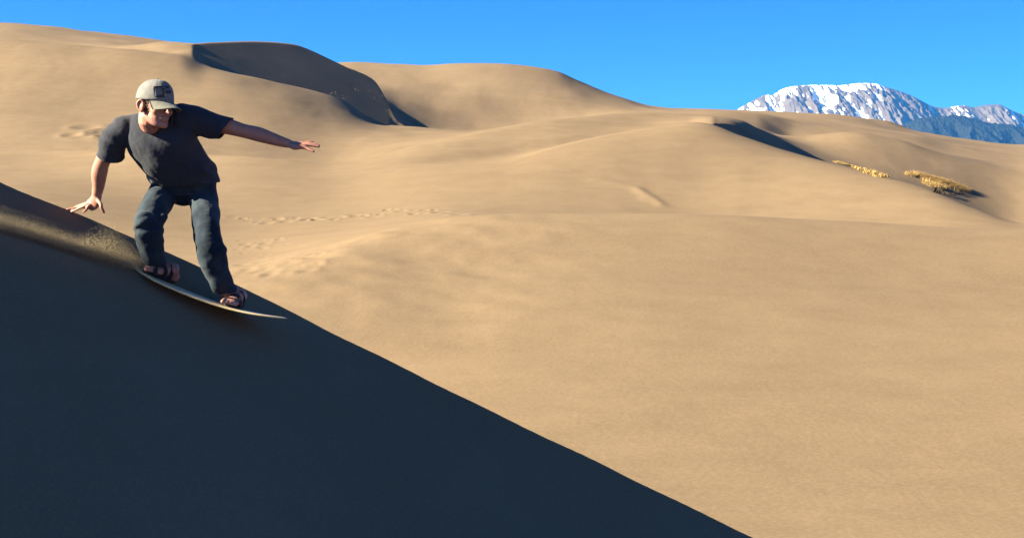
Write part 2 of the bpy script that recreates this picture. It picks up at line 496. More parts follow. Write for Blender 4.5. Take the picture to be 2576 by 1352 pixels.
sky_m = zz([(-400, 470), (-150, 380), (130, 285), (220, 235), (320, 180), (400, 150), (440, 158), (500, 120), (560, 95), (640, 80), (780, 70), (950, 72), (1000, 75), (1090, 65), (1190, 55), (1320, 58), (1400, 85), (1500, 115), (1600, 150), (1700, 200), (1800, 250), (1900, 264), (2000, 250), (2060, 242), (2150, 258), (2260, 238), (2370, 235), (2430, 265), (2520, 305), (2600, 330), (2900, 420), (3400, 520)])
sky_f = curve(sky_m)
MD = 9500.0
mx = np.arange(1690, 2900, 1.3)
md = np.concatenate([np.linspace(6600, 8300, 20)[:-1], np.linspace(8300, MD, 110), np.linspace(MD, 11500, 14)[1:]])
mu = (mx - IW / 2) / F
top = (HY - sky_f(mx)) / F * MD
MX = mu[None, :] * MD + np.zeros((len(md), 1))
MY = np.repeat(md[:, None], len(mx), 1)
q = np.stack([MX.ravel(), MY.ravel()], -1)
dd = np.maximum(MD - MY, 0)
db = np.maximum(MY - MD, 0)
MZ = top[None, :] - dd * 0.50 - db * 0.35
w1 = vnoise(q * np.array([1.0, 0.22]), 105.0, 11, 4).reshape(MX.shape)
w2 = vnoise(q * np.array([1.0, 0.25]), 36.0, 12, 3).reshape(MX.shape)
rel = np.clip(dd / 260.0, 0, 1)
MZ += rel * (-(np.abs(w1)) * 85 + 20) + np.clip(dd / 60, 0, 1) * (-np.abs(w2) * 26 + 6)
MZ += np.clip(dd / 60, 0.05, 1) * vnoise(q, 22.0, 13, 2).reshape(MX.shape) * 6
# snow: deep on the left shoulder, in the gullies of the middle, thin on the right
xz = (mx * 1.2427 - 2250) * 2.7116                       # position along the ridge as measured
prof = curve([(-400, .5), (130, .54), (330, .50), (430, .52), (560, .56), (900, .53), (990, .43), (1190, .46), (1330, .455), (1400, .26), (1600, .22), (1800, .22), (1900, .50), (2010, .56), (2090, .26), (2300, .22), (2440, .45), (2560, .26), (3000, .2)])(xz)
gul = np.abs(w1) * 0.9 + np.abs(w2) * 0.9
gul = gul / gul.std() * 0.16
snow = prof[None, :] + (0.0 - (gul - gul.mean())) * -0.9
low = np.clip((dd - 330) / 420, 0, 1)
snow -= 0.22 * low * (xz[None, :] > 420) + 0.50 * np.exp(-((xz[None, :] - 600) / 150) ** 2 - ((dd - 260) / 110) ** 2)
snow += 0.16 * np.exp(-(dd / 40) ** 2) * ((xz > 420) & (xz < 1380))[None, :]
patch = vnoise(q * np.array([1, .5]), 70.0, 15, 3).reshape(MX.shape)
snow += patch * 0.16
me = npmesh('snowy_mountain', np.stack([MX, MY, MZ], -1).reshape(-1, 3), grid_faces(len(md), len(mx)))
a = me.attributes.new('snow', 'FLOAT', 'POINT')
a.data.foreach_set('value', snow.ravel().astype(np.float32))
s = NT('mountain_rock_and_snow')
co = s.coord()
rock = s.ramp(s.noise(co, 0.012, 6, 0.65), [(0.3, (0.062, 0.045, 0.032)), (0.7, (0.102, 0.078, 0.058))])
sn = s.math('ADD', s.attr('snow'), s.math('MULTIPLY', s.math('SUBTRACT', s.noise(s.coord((1, .35, .55)), 0.055, 6, 0.62), 0.5), 0.46))
mask = s.ramp(sn, [(0.485, (0, 0, 0)), (0.515, (1, 1, 1))])
s.l(s.mix(mask, rock, (0.66, 0.68, 0.72)), s.b.inputs['Base Color'])
s.l(s.bump(s.noise(co, 0.03, 5, 0.6), 0.5, 12.0), s.b.inputs['Normal'])
mount = link('snowy_mountain', me, s.m)
tag(mount, 'rocky mountain streaked with snow behind the dunes', 'mountain', kind='structure')

# wooded foothill in front of it
hill = zz([(1200, 520), (1450, 445), (1560, 400), (1600, 383), (1640, 365), (1700, 350), (1790, 345), (1850, 338), (1960, 325), (2050, 330), (2150, 350), (2250, 385), (2400, 400), (2480, 408), (2576, 442), (2800, 520), (3200, 640)])
hill_f = curve(hill)
HD = 7000.0
hx = np.arange(2060, 2900, 1.3)
hd = np.concatenate([np.linspace(5000, 6300, 16)[:-1], np.linspace(6300, HD, 80), np.linspace(HD, 8000, 10)[1:]])
hu = (hx - IW / 2) / F
HX = hu[None, :] * HD + np.zeros((len(hd), 1))
HYY = np.repeat(hd[:, None], len(hx), 1)
q = np.stack([HX.ravel(), HYY.ravel()], -1)
dd = np.maximum(HD - HYY, 0)
db = np.maximum(HYY - HD, 0)
HZ = (HY - hill_f(hx))[None, :] / F * HD - dd * 0.48 - db * 0.4
HZ += np.clip(dd / 150, 0, 1) * (-np.abs(vnoise(q * np.array([1, .3]), 130.0, 21, 3).reshape(HX.shape)) * 85 + 15)
HZ += vnoise(q, 9.0, 22, 2).reshape(HX.shape) * 7        # tree tops
me = npmesh('wooded_foothill', np.stack([HX, HYY, HZ], -1).reshape(-1, 3), grid_faces(len(hd), len(hx)))
s = NT('foothill_forest')
co = s.coord()
fo = s.ramp(s.noise(co, 0.05, 5, 0.7), [(0.3, (0.004, 0.006, 0.006)), (0.7, (0.012, 0.016, 0.013))])
rk = s.ramp(s.noise(co, 0.010, 4, 0.6), [(0.66, (0, 0, 0)), (0.70, (1, 1, 1))])
s.l(s.mix(rk, fo, (0.12, 0.11, 0.10)), s.b.inputs['Base Color'])
foot = link('wooded_foothill', me, s.m)
tag(foot, kind='structure')

# ------------------------------------------------------------------ body building helpers
class Shell:
    """collects closed tubes and ellipsoids that are fused into one continuous skin"""
    def __init__(self):
        self.v, self.f = [], []
    def ring(self, c, A, B, seg):
        i0 = len(self.v)
        for k in range(seg):
            t = 2 * math.pi * k / seg
            self.v.append(c + A * math.cos(t) + B * math.sin(t))
        return list(range(i0, i0 + seg))
    def bridge(self, a, b):
        n = len(a)
        for k in range(n):
            self.f.append((a[k], a[(k + 1) % n], b[(k + 1) % n], b[k]))
    def pole(self, ring, p, flip=False):
        i = len(self.v)
        self.v.append(p)
        n = len(ring)
        for k in range(n):
            t = (ring[k], ring[(k + 1) % n], i)
            self.f.append(t[::-1] if flip else t)
    def tube(self, pts, ra, rb=None, lat=None, seg=16, res=5):
        pts = [Vector(p) for p in pts]
        n = len(pts)
        ra = [ra] * n if isinstance(ra, (int, float)) else list(ra)
        rb = ra if rb is None else ([rb] * n if isinstance(rb, (int, float)) else list(rb))
        lats = lat if isinstance(lat, list) else [lat] * n
        C, A, B, L = [], [], [], []
        def cr(arr, i, t):
            p0, p1, p2, p3 = arr[max(i - 1, 0)], arr[i], arr[i + 1], arr[min(i + 2, n - 1)]
            return 0.5 * ((2 * p1) + (p2 - p0) * t + (2 * p0 - 5 * p1 + 4 * p2 - p3) * t * t + (3 * p1 - p0 - 3 * p2 + p3) * t ** 3)
        for i in range(n - 1):
            for k in range(res):
                t = k / res
                C.append(cr(pts, i, t)); A.append(max(cr(ra, i, t), 1e-4)); B.append(max(cr(rb, i, t), 1e-4))
                L.append(lats[i].lerp(lats[i + 1], t) if lats[i] is not None else None)
        C.append(pts[-1]); A.append(ra[-1]); B.append(rb[-1]); L.append(lats[-1])
        rings, frames = [], []
        prev = None
        m = len(C)
        for i in range(m):
            T = (C[min(i + 1, m - 1)] - C[max(i - 1, 0)]).normalized()
            l = L[i]
            if l is None:
                l = prev if prev is not None else (Vector((1, 0, 0)) if abs(T.x) < 0.8 else Vector((0, 1, 0)))
            l = (l - T * l.dot(T)).normalized()
            prev = l
            frames.append((T, l, T.cross(l)))
        T, l, d = frames[0]
        for s in (0.95, 0.75, 0.4):
            k = math.sqrt(1 - s * s)
            rings.append(self.ring(C[0] - T * min(A[0], B[0]) * s, l * A[0] * k, d * B[0] * k, seg))
        for i in range(m):
            T, l, d = frames[i]
            rings.append(self.ring(C[i], l * A[i], d * B[i], seg))
        T, l, d = frames[-1]
        for s in (0.4, 0.75, 0.95):
            k = math.sqrt(1 - s * s)
            rings.append(self.ring(C[-1] + T * min(A[-1], B[-1]) * s, l * A[-1] * k, d * B[-1] * k, seg))
        for a, b in zip(rings[:-1], rings[1:]):
            self.bridge(a, b)
        self.pole(rings[0], C[0] - frames[0][0] * min(A[0], B[0]), True)
        self.pole(rings[-1], C[-1] + frames[-1][0] * min(A[-1], B[-1]))
    def blob(self, c, a, b, d, seg=16):
        rings = []
        for i in range(1, seg // 2):
            t = math.pi * i / (seg // 2)
            rings.append(self.ring(c - d * math.cos(t), a * math.sin(t), b * math.sin(t), seg))
        for p, q in zip(rings[:-1], rings[1:]):
            self.bridge(p, q)
        self.pole(rings[0], c - d, True)
        self.pole(rings[-1], c + d)
    def raw(self, name):
        return pydata(name, self.v, self.f)
    def fuse(self, name, voxel, smooth=6, factor=0.5):
        me = self.raw(name + '_raw')
        o = bpy.data.objects.new('tmp', me)
        COL.objects.link(o)
        r = o.modifiers.new('r', 'REMESH')
        r.mode = 'VOXEL'
        r.voxel_size = voxel
        if smooth:
            s = o.modifiers.new('s', 'SMOOTH')
            s.factor = factor
            s.iterations = smooth
        dg = bpy.context.evaluated_depsgraph_get()
        out = bpy.data.meshes.new_from_object(o.evaluated_get(dg))
        out.name = name
        bpy.data.objects.remove(o)
        bpy.data.meshes.remove(me)
        return out

def cut_open(me, cuts, thick=0.0):
    """open a fused garment at its hems: drop what lies beyond each hem plane near the hem"""
    bm = bmesh.new()
    bm.from_mesh(me)
    for (p, n, rad) in cuts:
        g = [f for f in bm.faces if (f.calc_center_median() - p).length < rad]
        geom = set(g)
        for f in g:
            geom.update(f.edges); geom.update(f.verts)
        bmesh.ops.bisect_plane(bm, geom=list(geom), dist=1e-5, plane_co=p, plane_no=n, clear_outer=False)
        kill = [v for v in bm.verts if (v.co - p).dot(n) > 1e-4 and (v.co - p).length < rad]
        bmesh.ops.delete(bm, geom=kill, context='VERTS')
    bm.to_mesh(me)
    bm.free()
    return me

def displace(me, fn):
    n = len(me.vertices)
    co = np.empty(n * 3, np.float32); no = np.empty(n * 3, np.float32)
    me.vertices.foreach_get('co', co); me.vertices.foreach_get('normal', no)
    co = co.reshape(-1, 3); no = no.reshape(-1, 3)
    d = np.array([fn(Vector(c), Vector(k)) for c, k in zip(co.tolist(), no.tolist())], np.float32)
    co = co + no * d[:, None]
    me.vertices.foreach_set('co', co.ravel())
    me.update()

def P(x, y, Y):
    return at(x, y, Y)
PX = 8.1 / F                                     # metres per measured pixel at the rider
def Z1(a, b, Y):
    return at((190 + a / 5.2) / 1.2427, (440 + b / 5.2) / 1.2427, Y)
def Z2(a, b, Y):
    return at((840 + a / 13.52) / 1.2427, (400 + b / 13.52) / 1.2427, Y)

# ------------------------------------------------------------------ sandboard
BW = 0.14
edge_px = [(306, 655), (350, 684), (400, 711), (470, 741), (540, 766), (600, 782.5), (660, 794), (700, 799), (724, 801)]
ex = np.array([e[0] for e in edge_px], float)
ey = curve([(a, b) for a, b in edge_px])
def board_edge(x):
    Y = 7.845 - 0.02 * (x - 540) * PX + 0.16 * max(0.0, (390 - x) / 90) ** 1.3
    return at(x, float(ey(np.array([x]))[0]), Y)
HEEL = Vector((0.02, 1.0, -0.06)).normalized()
bs = np.linspace(306, 711, 61)
bv, bf = [], []
SEG = 16
for i, x in enumerate(bs):
    e0, e1 = board_edge(max(x - 3, 306)), board_edge(min(x + 3, 711))
    T = (e1 - e0).normalized()
    U = T.cross(HEEL).normalized()
    if U.z < 0:
        U = -U
    s = (x - 306) / 405.0 * 2 - 1
    w = BW * (1 - abs(s) ** 7) ** 0.6
    w = max(w, 0.004)
    th = 0.009 * (1 - 0.45 * max(0, s) ** 3) * (0.3 + 0.7 * min(1, (1 - abs(s)) * 14))
    c = board_edge(x) + HEEL * BW
    for k in range(SEG):
        a = 2 * math.pi * k / SEG
        ca, sa = math.cos(a), math.sin(a)
        px = math.copysign(abs(ca) ** 0.35, ca) * w
        pz = math.copysign(abs(sa) ** 0.6, sa) * th
        bv.append(c + HEEL * px + U * pz)
n = len(bs)
for i in range(n - 1):
    for k in range(SEG):
        a, b = i * SEG + k, i * SEG + (k + 1) % SEG
        bf.append((a, b, b + SEG, a + SEG))
bf.append(tuple(range(SEG))[::-1])
bf.append(tuple(range((n - 1) * SEG, n * SEG)))
s = NT('board_wood')
vec = s.coord((3, 40, 40))
s.l(s.ramp(s.noise(vec, 4.0, 5, 0.6), [(0.3, (0.46, 0.33, 0.16)), (0.7, (0.60, 0.46, 0.25))]), s.b.inputs['Base Color'])
s.b.inputs['Roughness'].default_value = 0.45
s.b.inputs['Specular IOR Level'].default_value = 0.4
board = bpy.data.objects.new('sandboard', None)
board.location = board_edge(540) + HEEL * BW
COL.objects.link(board)
tag(board, 'pale wooden sandboard under the rider, its nose curving up off the sand', 'sandboard')
def part(name, me, mat, parent, smooth=True):
    o = link(name, me, mat, parent, smooth)
    o.matrix_parent_inverse = parent.matrix_basis.inverted()
    return o
deck = part('deck', pydata('deck', bv, bf), s.m, board)

def board_top(x, lat):
    """point on the deck: lat metres from the toe edge towards the heel edge"""
    e0, e1 = board_edge(x - 3), board_edge(x + 3)
    U = (e1 - e0).normalized().cross(HEEL).normalized()
    if U.z < 0:
        U = -U
    return board_edge(x) + HEEL * lat + U * 0.009, (e1 - e0).normalized(), U

# ------------------------------------------------------------------ the rider
s = NT('skin')
co = s.coord()
s.l(s.ramp(s.noise(co, 14.0, 5, 0.6), [(0.3, (0.31, 0.125, 0.085)), (0.7, (0.39, 0.18, 0.128))]), s.b.inputs['Base Color'])
s.b.inputs['Roughness'].default_value = 0.55
s.b.inputs['Specular IOR Level'].default_value = 0.35
s.b.inputs['Subsurface Weight'].default_value = 0.08
s.b.inputs['Subsurface Radius'].default_value = (0.012, 0.005, 0.003)
s.b.inputs['Subsurface Scale'].default_value = 0.5
s.l(s.bump(s.noise(co, 120.0, 3, 0.6), 0.25, 0.002), s.b.inputs['Normal'])
M_SKIN = s.m

def cloth(name, a, b, weave=420.0, rough=0.95, blot=6.0):
    s = NT(name)
    co = s.coord()
    c = s.ramp(s.noise(co, blot, 5, 0.65), [(0.32, a), (0.68, b)])
    s.l(c, s.b.inputs['Base Color'])
    s.b.inputs['Roughness'].default_value = rough
    s.b.inputs['Specular IOR Level'].default_value = 0.1
    s.b.inputs['Sheen Weight'].default_value = 0.06
    n1 = s.bump(s.noise(co, 26.0, 4, 0.6), 0.35, 0.006)
    s.l(s.bump(s.noise(co, weave, 2, 0.6), 0.25, 0.001, n1), s.b.inputs['Normal'])
    return s.m
M_SHIRT = cloth('charcoal_cotton', (0.024, 0.0245, 0.032), (0.035, 0.0355, 0.044))
M_JEANS = cloth('faded_denim', (0.005, 0.009, 0.016), (0.035, 0.047, 0.058), 500.0, 0.9, 5.0)
M_CAP = cloth('washed_grey_cotton', (0.125, 0.118, 0.110), (0.165, 0.156, 0.146), 600.0, 0.95, 30.0)
M_BRIM = cloth('khaki_cotton', (0.135, 0.127, 0.098), (0.17, 0.16, 0.126), 600.0, 0.95, 30.0)
M_STRAP = cloth('black_webbing', (0.010, 0.010, 0.012), (0.022, 0.020, 0.022), 700.0, 0.8)
M_SOLE = cloth('black_rubber', (0.012, 0.012, 0.013), (0.02, 0.02, 0.02), 300.0, 0.7)
M_HAIR = cloth('short_brown_hair', (0.05, 0.025, 0.014), (0.085, 0.042, 0.022), 500.0, 0.7, 60.0)
M_EMB = cloth('dark_embroidery', (0.026, 0.026, 0.032), (0.05, 0.05, 0.056), 800.0, 0.9, 40.0)
M_BELT = cloth('light_grey_cotton', (0.10, 0.103, 0.115), (0.15, 0.153, 0.165), 500.0, 0.9, 20.0)

rider = bpy.data.objects.new('person', None)
rider.location = board_top(470, BW)[0]
COL.objects.link(rider)
tag(rider, 'person in charcoal shirt, jeans and cap riding a sandboard, arms out for balance', 'person')

# joints: picture position and distance
NECK, CHEST = P(400, 308, 7.96), P(408, 345, 7.99)
PELV = P(460, 466, 8.24)
R_SH, R_EL, R_WR = P(309, 327, 7.99), P(259, 404, 8.08), P(244, 486, 8.19)
L_SH, L_EL, L_WR = P(495, 302, 7.95), P(612, 329, 7.955), P(725, 361, 7.96)
R_HP, R_KN, R_AN = P(418, 472, 8.22), P(373, 566, 7.91), P(394, 668, 8.08)
L_HP, L_KN, L_AN = P(506, 480, 8.24), P(531, 618, 7.93), P(572, 733, 8.04)

# head frame
HF = Vector((0.80, -0.585, -0.12)).normalized()
HU = Vector((0.03, 0.0, 1.0))
HU = (HU - HF * HU.dot(HF)).normalized()
HRt = HF.cross(HU).normalized()
HC = P(390, 259, 7.83)
def hd(x, y, z, k=1.04):
    return HC + (HRt * x + HF * y + HU * z) * k

B = Shell()
B.blob(hd(0, 0, 0.0), HRt * 0.079, HU * 0.103, HF * 0.101, 24)
B.blob(hd(0, 0.030, -0.062), HRt * 0.062, HU * 0.072, HF * 0.068, 20)
B.blob(hd(0, 0.066, -0.108), HRt * 0.032, HU * 0.022, HF * 0.028, 14)
B.tube([hd(-0.055, 0.0, -0.075), hd(-0.035, 0.055, -0.105), hd(0, 0.078, -0.115), hd(0.035, 0.055, -0.105), hd(0.055, 0.0, -0.075)], [0.02, 0.018, 0.018, 0.018, 0.02])
for sx in (-1, 1):
    B.blob(hd(sx * 0.042, 0.062, -0.040), HRt * 0.026, HU * 0.026, HF * 0.028, 12)
    B.blob(hd(sx * 0.082, -0.008, -0.026), HRt * 0.009, HU * 0.034, HF * 0.021, 14)
    B.tube([hd(sx * 0.082, 0.010, -0.005), hd(sx * 0.094, -0.006, 0.008), hd(sx * 0.098, -0.024, -0.012), hd(sx * 0.092, -0.018, -0.042), hd(sx * 0.082, 0.000, -0.058)], [0.006, 0.007, 0.007, 0.006, 0.006], seg=8)
B.tube([hd(-0.05, 0.080, 0.016), hd(0, 0.098, 0.012), hd(0.05, 0.080, 0.016)], [0.010, 0.013, 0.010], seg=10)
B.tube([hd(0, 0.094, 0.004), hd(0, 0.112, -0.024), hd(0, 0.124, -0.044)], [0.009, 0.011, 0.014], seg=10)
for sx in (-1, 1):
    B.blob(hd(sx * 0.012, 0.112, -0.046), HRt * 0.009, HU * 0.008, HF * 0.012, 10)
B.tube([hd(-0.026, 0.088, -0.076), hd(0, 0.101, -0.071), hd(0.026, 0.088, -0.076)], [0.005, 0.007, 0.005], seg=8)
B.tube([hd(-0.022, 0.086, -0.088), hd(0, 0.098, -0.088), hd(0.022, 0.086, -0.088)], [0.005, 0.008, 0.005], seg=8)
B.tube([hd(0, -0.030, -0.05), hd(0, -0.028, -0.11), NECK + Vector((0, 0.02, 0.0)), NECK + Vector((0.01, 0.03, -0.05))], [0.062, 0.060, 0.066, 0.08])
# trunk under the shirt
LATT = Vector((1, -0.26, 0.12)).normalized()
LATP = Vector((1, 0, -0.08)).normalized()
B.tube([NECK + Vector((0, 0.02, -0.02)), CHEST, P(432, 400, 8.08), PELV], [0.13, 0.16, 0.135, 0.11], [0.07, 0.095, 0.09, 0.065], [LATT, LATT, LATP, LATP], 20)
# arms
B.tube([R_SH, R_SH.lerp(R_EL, .5) + Vector((-.01, 0, 0)), R_EL, R_EL.lerp(R_WR, .35) + Vector((-0.008, 0, 0)), R_EL.lerp(R_WR, .75), R_WR], [0.058, 0.052, 0.043, 0.046, 0.036, 0.030])
B.tube([L_SH, L_SH.lerp(L_EL, .5) + Vector((0, 0, 0.006)), L_EL, L_EL.lerp(L_WR, .35) + Vector((0, 0, 0.004)), L_EL.lerp(L_WR, .75), L_WR], [0.056, 0.050, 0.040, 0.042, 0.033, 0.026])
# right hand, spread on the sand
def tip(a, b, lift=0.008):
    p = slope_at((190 + a / 5.2) / 1.2427, (440 + b / 5.2) / 1.2427)
    return p + Vector((0, -lift, lift * 0.6))
hl = Vector((0.85, -0.25, -0.45)).normalized()
B.tube([R_WR, Z1(575, 930, 8.19), Z1(535, 1010, 8.20), Z1(470, 1050, 8.21)], [0.030, 0.034, 0.040, 0.036], [0.024, 0.019, 0.016, 0.013], hl, 14)
def finger(S, pts, r0, r1):
    n = len(pts)
    S.tube(pts, [r0 + (r1 - r0) * i / (n - 1) for i in range(n)], seg=10, res=4)
finger(B, [Z1(500, 1030, 8.20), Z1(445, 1065, 8.185), Z1(415, 1115, 8.20), tip(372, 1170)], 0.0105, 0.0075)
finger(B, [Z1(480, 1020, 8.21), Z1(410, 1048, 8.19), Z1(300, 1095, 8.20), tip(182, 1168)], 0.0105, 0.0075)
finger(B, [Z1(480, 1000, 8.22), Z1(400, 1030, 8.215), Z1(260, 1082, 8.23), tip(112, 1130)], 0.010, 0.007)
finger(B, [Z1(500, 985, 8.23), Z1(420, 1008, 8.24), Z1(320, 1040, 8.25), Z1(215, 1085, 8.26)], 0.009, 0.0065)
finger(B, [Z1(600, 960, 8.18), Z1(650, 1030, 8.155), Z1(662, 1090, 8.15), Z1(700, 1160, 8.16)], 0.0125, 0.009)
# left hand, palm down, thumb towards the camera
B.tube([L_WR, Z2(1000, 690, 7.960), Z2(1250, 690, 7.970), Z2(1480, 685, 7.980)], [0.026, 0.030, 0.040, 0.042], [0.021, 0.019, 0.016, 0.013], Vector((0.1, -1, -0.28)).normalized(), 14)
B.tube([Z2(900, 740, 7.945), Z2(1100, 800, 7.930), Z2(1350, 790, 7.925), Z2(1540, 830, 7.920), Z2(1720, 910, 7.915), Z2(1900, 990, 7.910)], [0.015, 0.018, 0.015, 0.0115, 0.010, 0.008], seg=10)
finger(B, [Z2(1440, 720, 7.940), Z2(1640, 715, 7.940), Z2(1880, 742, 7.940), Z2(2115, 795, 7.940)], 0.011, 0.0075)
finger(B, [Z2(1440, 690, 7.970), Z2(1660, 665, 7.970), Z2(1900, 690, 7.970), Z2(2130, 745, 7.970)], 0.011, 0.0075)
finger(B, [Z2(1440, 670, 8.000), Z2(1640, 625, 8.005), Z2(1840, 640, 8.010), Z2(2040, 690, 8.010)], 0.010, 0.007)
finger(B, [Z2(1420, 650, 8.025), Z2(1580, 600, 8.035), Z2(1740, 585, 8.040), Z2(1885, 590, 8.045)], 0.009, 0.0065)
# legs and feet
B.tube([R_HP, R_KN, R_AN], [0.055, 0.044, 0.036])
B.tube([L_HP, L_KN, L_AN], [0.055, 0.044, 0.036])

def foot(heel_x, heel_lat, toe_x, toe_lat, ankle, mirror):
    h, T, U = board_top(heel_x, heel_lat)
    t = board_top(toe_x, toe_lat)[0]
    D = (t - h).normalized()
    S = D.cross(U).normalized() * mirror               # towards the big toe
    L = (t - h).length
    g = h + U * 0.022
    B.tube([g + U * 0.018, g + D * L * .35 + U * 0.022, g + D * L * .68 + U * 0.010, g + D * L * .84 + U * 0.006], [0.032, 0.037, 0.046, 0.042], [0.034, 0.030, 0.019, 0.014], S, 16)
    B.tube([ankle, g + D * L * .12 + U * 0.055, g + D * L * .30 + U * 0.028], [0.043, 0.040, 0.034])
    for k, (o, r, l) in enumerate(((0.031, 0.0135, 1.0), (0.010, 0.010, 0.985), (-0.008, 0.0095, 0.95), (-0.024, 0.009, 0.905), (-0.038, 0.0085, 0.85))):
        B.tube([g + D * L * .72 + S * o * .9 + U * 0.006, g + D * L * (.72 + (l - .72) * .6) + S * o + U * 0.006, g + D * L * l + S * o * 1.02 + U * (-0.002)], [r, r * 1.02, r * .9], seg=8)
    return h, D, S, U, L
FR = foot(402, 0.225, 352, 0.028, R_AN, -1)
FL = foot(574, 0.245, 567, 0.022, L_AN, 1)
body = part('body', B.fuse('body', 0.0045, 4, 0.45), M_SKIN, rider)

for sx in (-1, 1):
    e = Shell()
    e.blob(hd(sx * 0.031, 0.084, -0.012), HRt * 0.012, HU * 0.008, HF * 0.011, 12)
    s_ = NT('eye')
    s_.b.inputs['Base Color'].default_value = (0.10, 0.08, 0.07, 1)
    s_.b.inputs['Roughness'].default_value = 0.2
    part('eye', e.raw('eye'), s_.m, rider)

# hair: a close cropped layer round the back and the temples
e = Shell()
e.blob(hd(0, -0.012, 0.002), HRt * 0.0845, HU * 0.103, HF * 0.100, 28)
me = e.fuse('hair', 0.006, 2)
cut_open(me, [(hd(0, 0.045, -0.02), (HF * 0.9 - HU * 0.45).normalized(), 0.3), (hd(0, 0, -0.066), -HU, 0.3)])
displace(me, lambda c, n: 0.002 * mnoise.noise(c * 160))
part('hair', me, M_HAIR, rider)

# ---- shirt
S = Shell()
S.tube([P(402, 296, 7.955), P(399, 312, 7.96), P(403, 338, 7.985), P(412, 368, 8.02), P(434, 400, 8.08), P(456, 428, 8.15), P(469, 452, 8.20), P(476, 492, 8.26)],
       [0.105, 0.190, 0.215, 0.205, 0.192, 0.193, 0.188, 0.188], [0.060, 0.095, 0.128, 0.135, 0.135, 0.138, 0.145, 0.145],
       [LATT, LATT, LATT, LATT, Vector((1, 0, 0.02)), LATP, LATP, LATP], 28)
S.tube([R_SH + Vector((0.06, 0.03, 0.01)), R_SH, P(283, 358, 8.02), P(279, 392, 8.06), P(276, 410, 8.08)], [0.085, 0.079, 0.076, 0.076, 0.076], seg=20)
S.tube([P(455, 298, 7.95), L_SH, P(545, 318, 7.94), P(583, 327, 7.935), P(610, 332, 7.935)], [0.088, 0.078, 0.064, 0.057, 0.054], [0.088, 0.080, 0.072, 0.066, 0.06], Vector((0, 1, 0)), seg=20)
# cloth hanging under the left sleeve
S.tube([P(505, 326, 7.96), P(530, 335, 7.95), P(546, 340, 7.945)], [0.042, 0.034, 0.024], seg=12)
shirt_me = S.fuse('shirt', 0.006, 8, 0.5)
def shirt_fold(c, n):
    q = c - CHEST
    # long pulls running from the shoulders to the hips, sagging folds above the hem, rings in the sleeves
    arm = max(0.0, min(1.0, (abs(q.x + 0.02) - 0.185) / 0.06))
    low = max(0.0, min(1.0, (-0.02 - q.z) / 0.16))
    sx = q.x * 0.80 + q.z * 0.60
    tx = q.z * 0.80 - q.x * 0.60
    f1 = mnoise.noise(Vector((sx * 17, tx * 4.5, q.y * 4)))
    sy = q.z * 0.93 + q.x * 0.36
    ty = q.x * 0.93 - q.z * 0.36
    f2 = mnoise.noise(Vector((sy * 21, ty * 4.5, q.y * 4)) + Vector((7, 3, 1)))
    f3 = mnoise.noise(Vector(((q.x * 0.5 + q.z) * 26, (q.x - 0.5 * q.z) * 6, q.y * 6)) + Vector((2, 9, 4)))
    return ((1 - arm) * (0.009 * f1 * (1 - 0.5 * low) + 0.013 * f2 * low) + 0.010 * f3 * arm
            + 0.006 * mnoise.noise(c * 8) + 0.0012 * mnoise.noise(c * 45))
displace(shirt_me, shirt_fold)
neck_n = (hd(0, -0.02, -0.03) - NECK).normalized()
cut_open(shirt_me, [
    (P(399, 294, 7.93), (neck_n + Vector((0, -0.35, 0.15))).normalized(), 0.11),
    (P(283, 391, 8.06), (P(276, 410, 8.08) - P(284, 380, 8.03)).normalized() + Vector((0.12, 0, 0)), 0.14),
    (P(565, 328, 7.935), Vector((0.82, 0.0, -0.57)).normalized(), 0.20),
    (P(463, 462, 8.21), Vector((0.05, 0.12, -1.0)).normalized(), 0.40)])
shirt = part('shirt', shirt_me, M_SHIRT, rider)
so = shirt.modifiers.new('thickness', 'SOLIDIFY')
so.thickness = 0.004
so.offset = -1
# ribbed collar along the neck opening
bmc = bmesh.new()
bmc.from_mesh(shirt_me)
np_ = P(399, 294, 7.93)
be = [ed for ed in bmc.edges if ed.is_boundary and all((v.co - np_).length < 0.17 for v in ed.verts)]
cen = sum(((ed.verts[0].co + ed.verts[1].co) * 0.5 for ed in be), Vector()) / max(1, len(be))
ln = (neck_n + Vector((0, -0.35, 0.15))).normalized()
la = Vector((1, 0, 0.1)); la = (la - ln * la.dot(ln)).normalized(); lb = ln.cross(la)
bins = {}
for ed in be:
    d_ = (ed.verts[0].co + ed.verts[1].co) * 0.5 - cen
    bins.setdefault(int((math.atan2(d_.dot(lb), d_.dot(la)) + math.pi) / (2 * math.pi) * 22) % 22, []).append(d_ + cen)
bmc.free()
loop = [sum(bins[k], Vector()) / len(bins[k]) for k in sorted(bins)]
if len(loop) > 6:
    nl = len(loop)
    loop = [(loop[i - 1] + loop[i] * 2 + loop[(i + 1) % nl]) / 4 for i in range(nl)]
    e = Shell()
    e.tube(loop + [loop[0]], 0.012, 0.007, ln, 10, 3)
    part('collar', e.raw('collar'), M_SHIRT, rider)

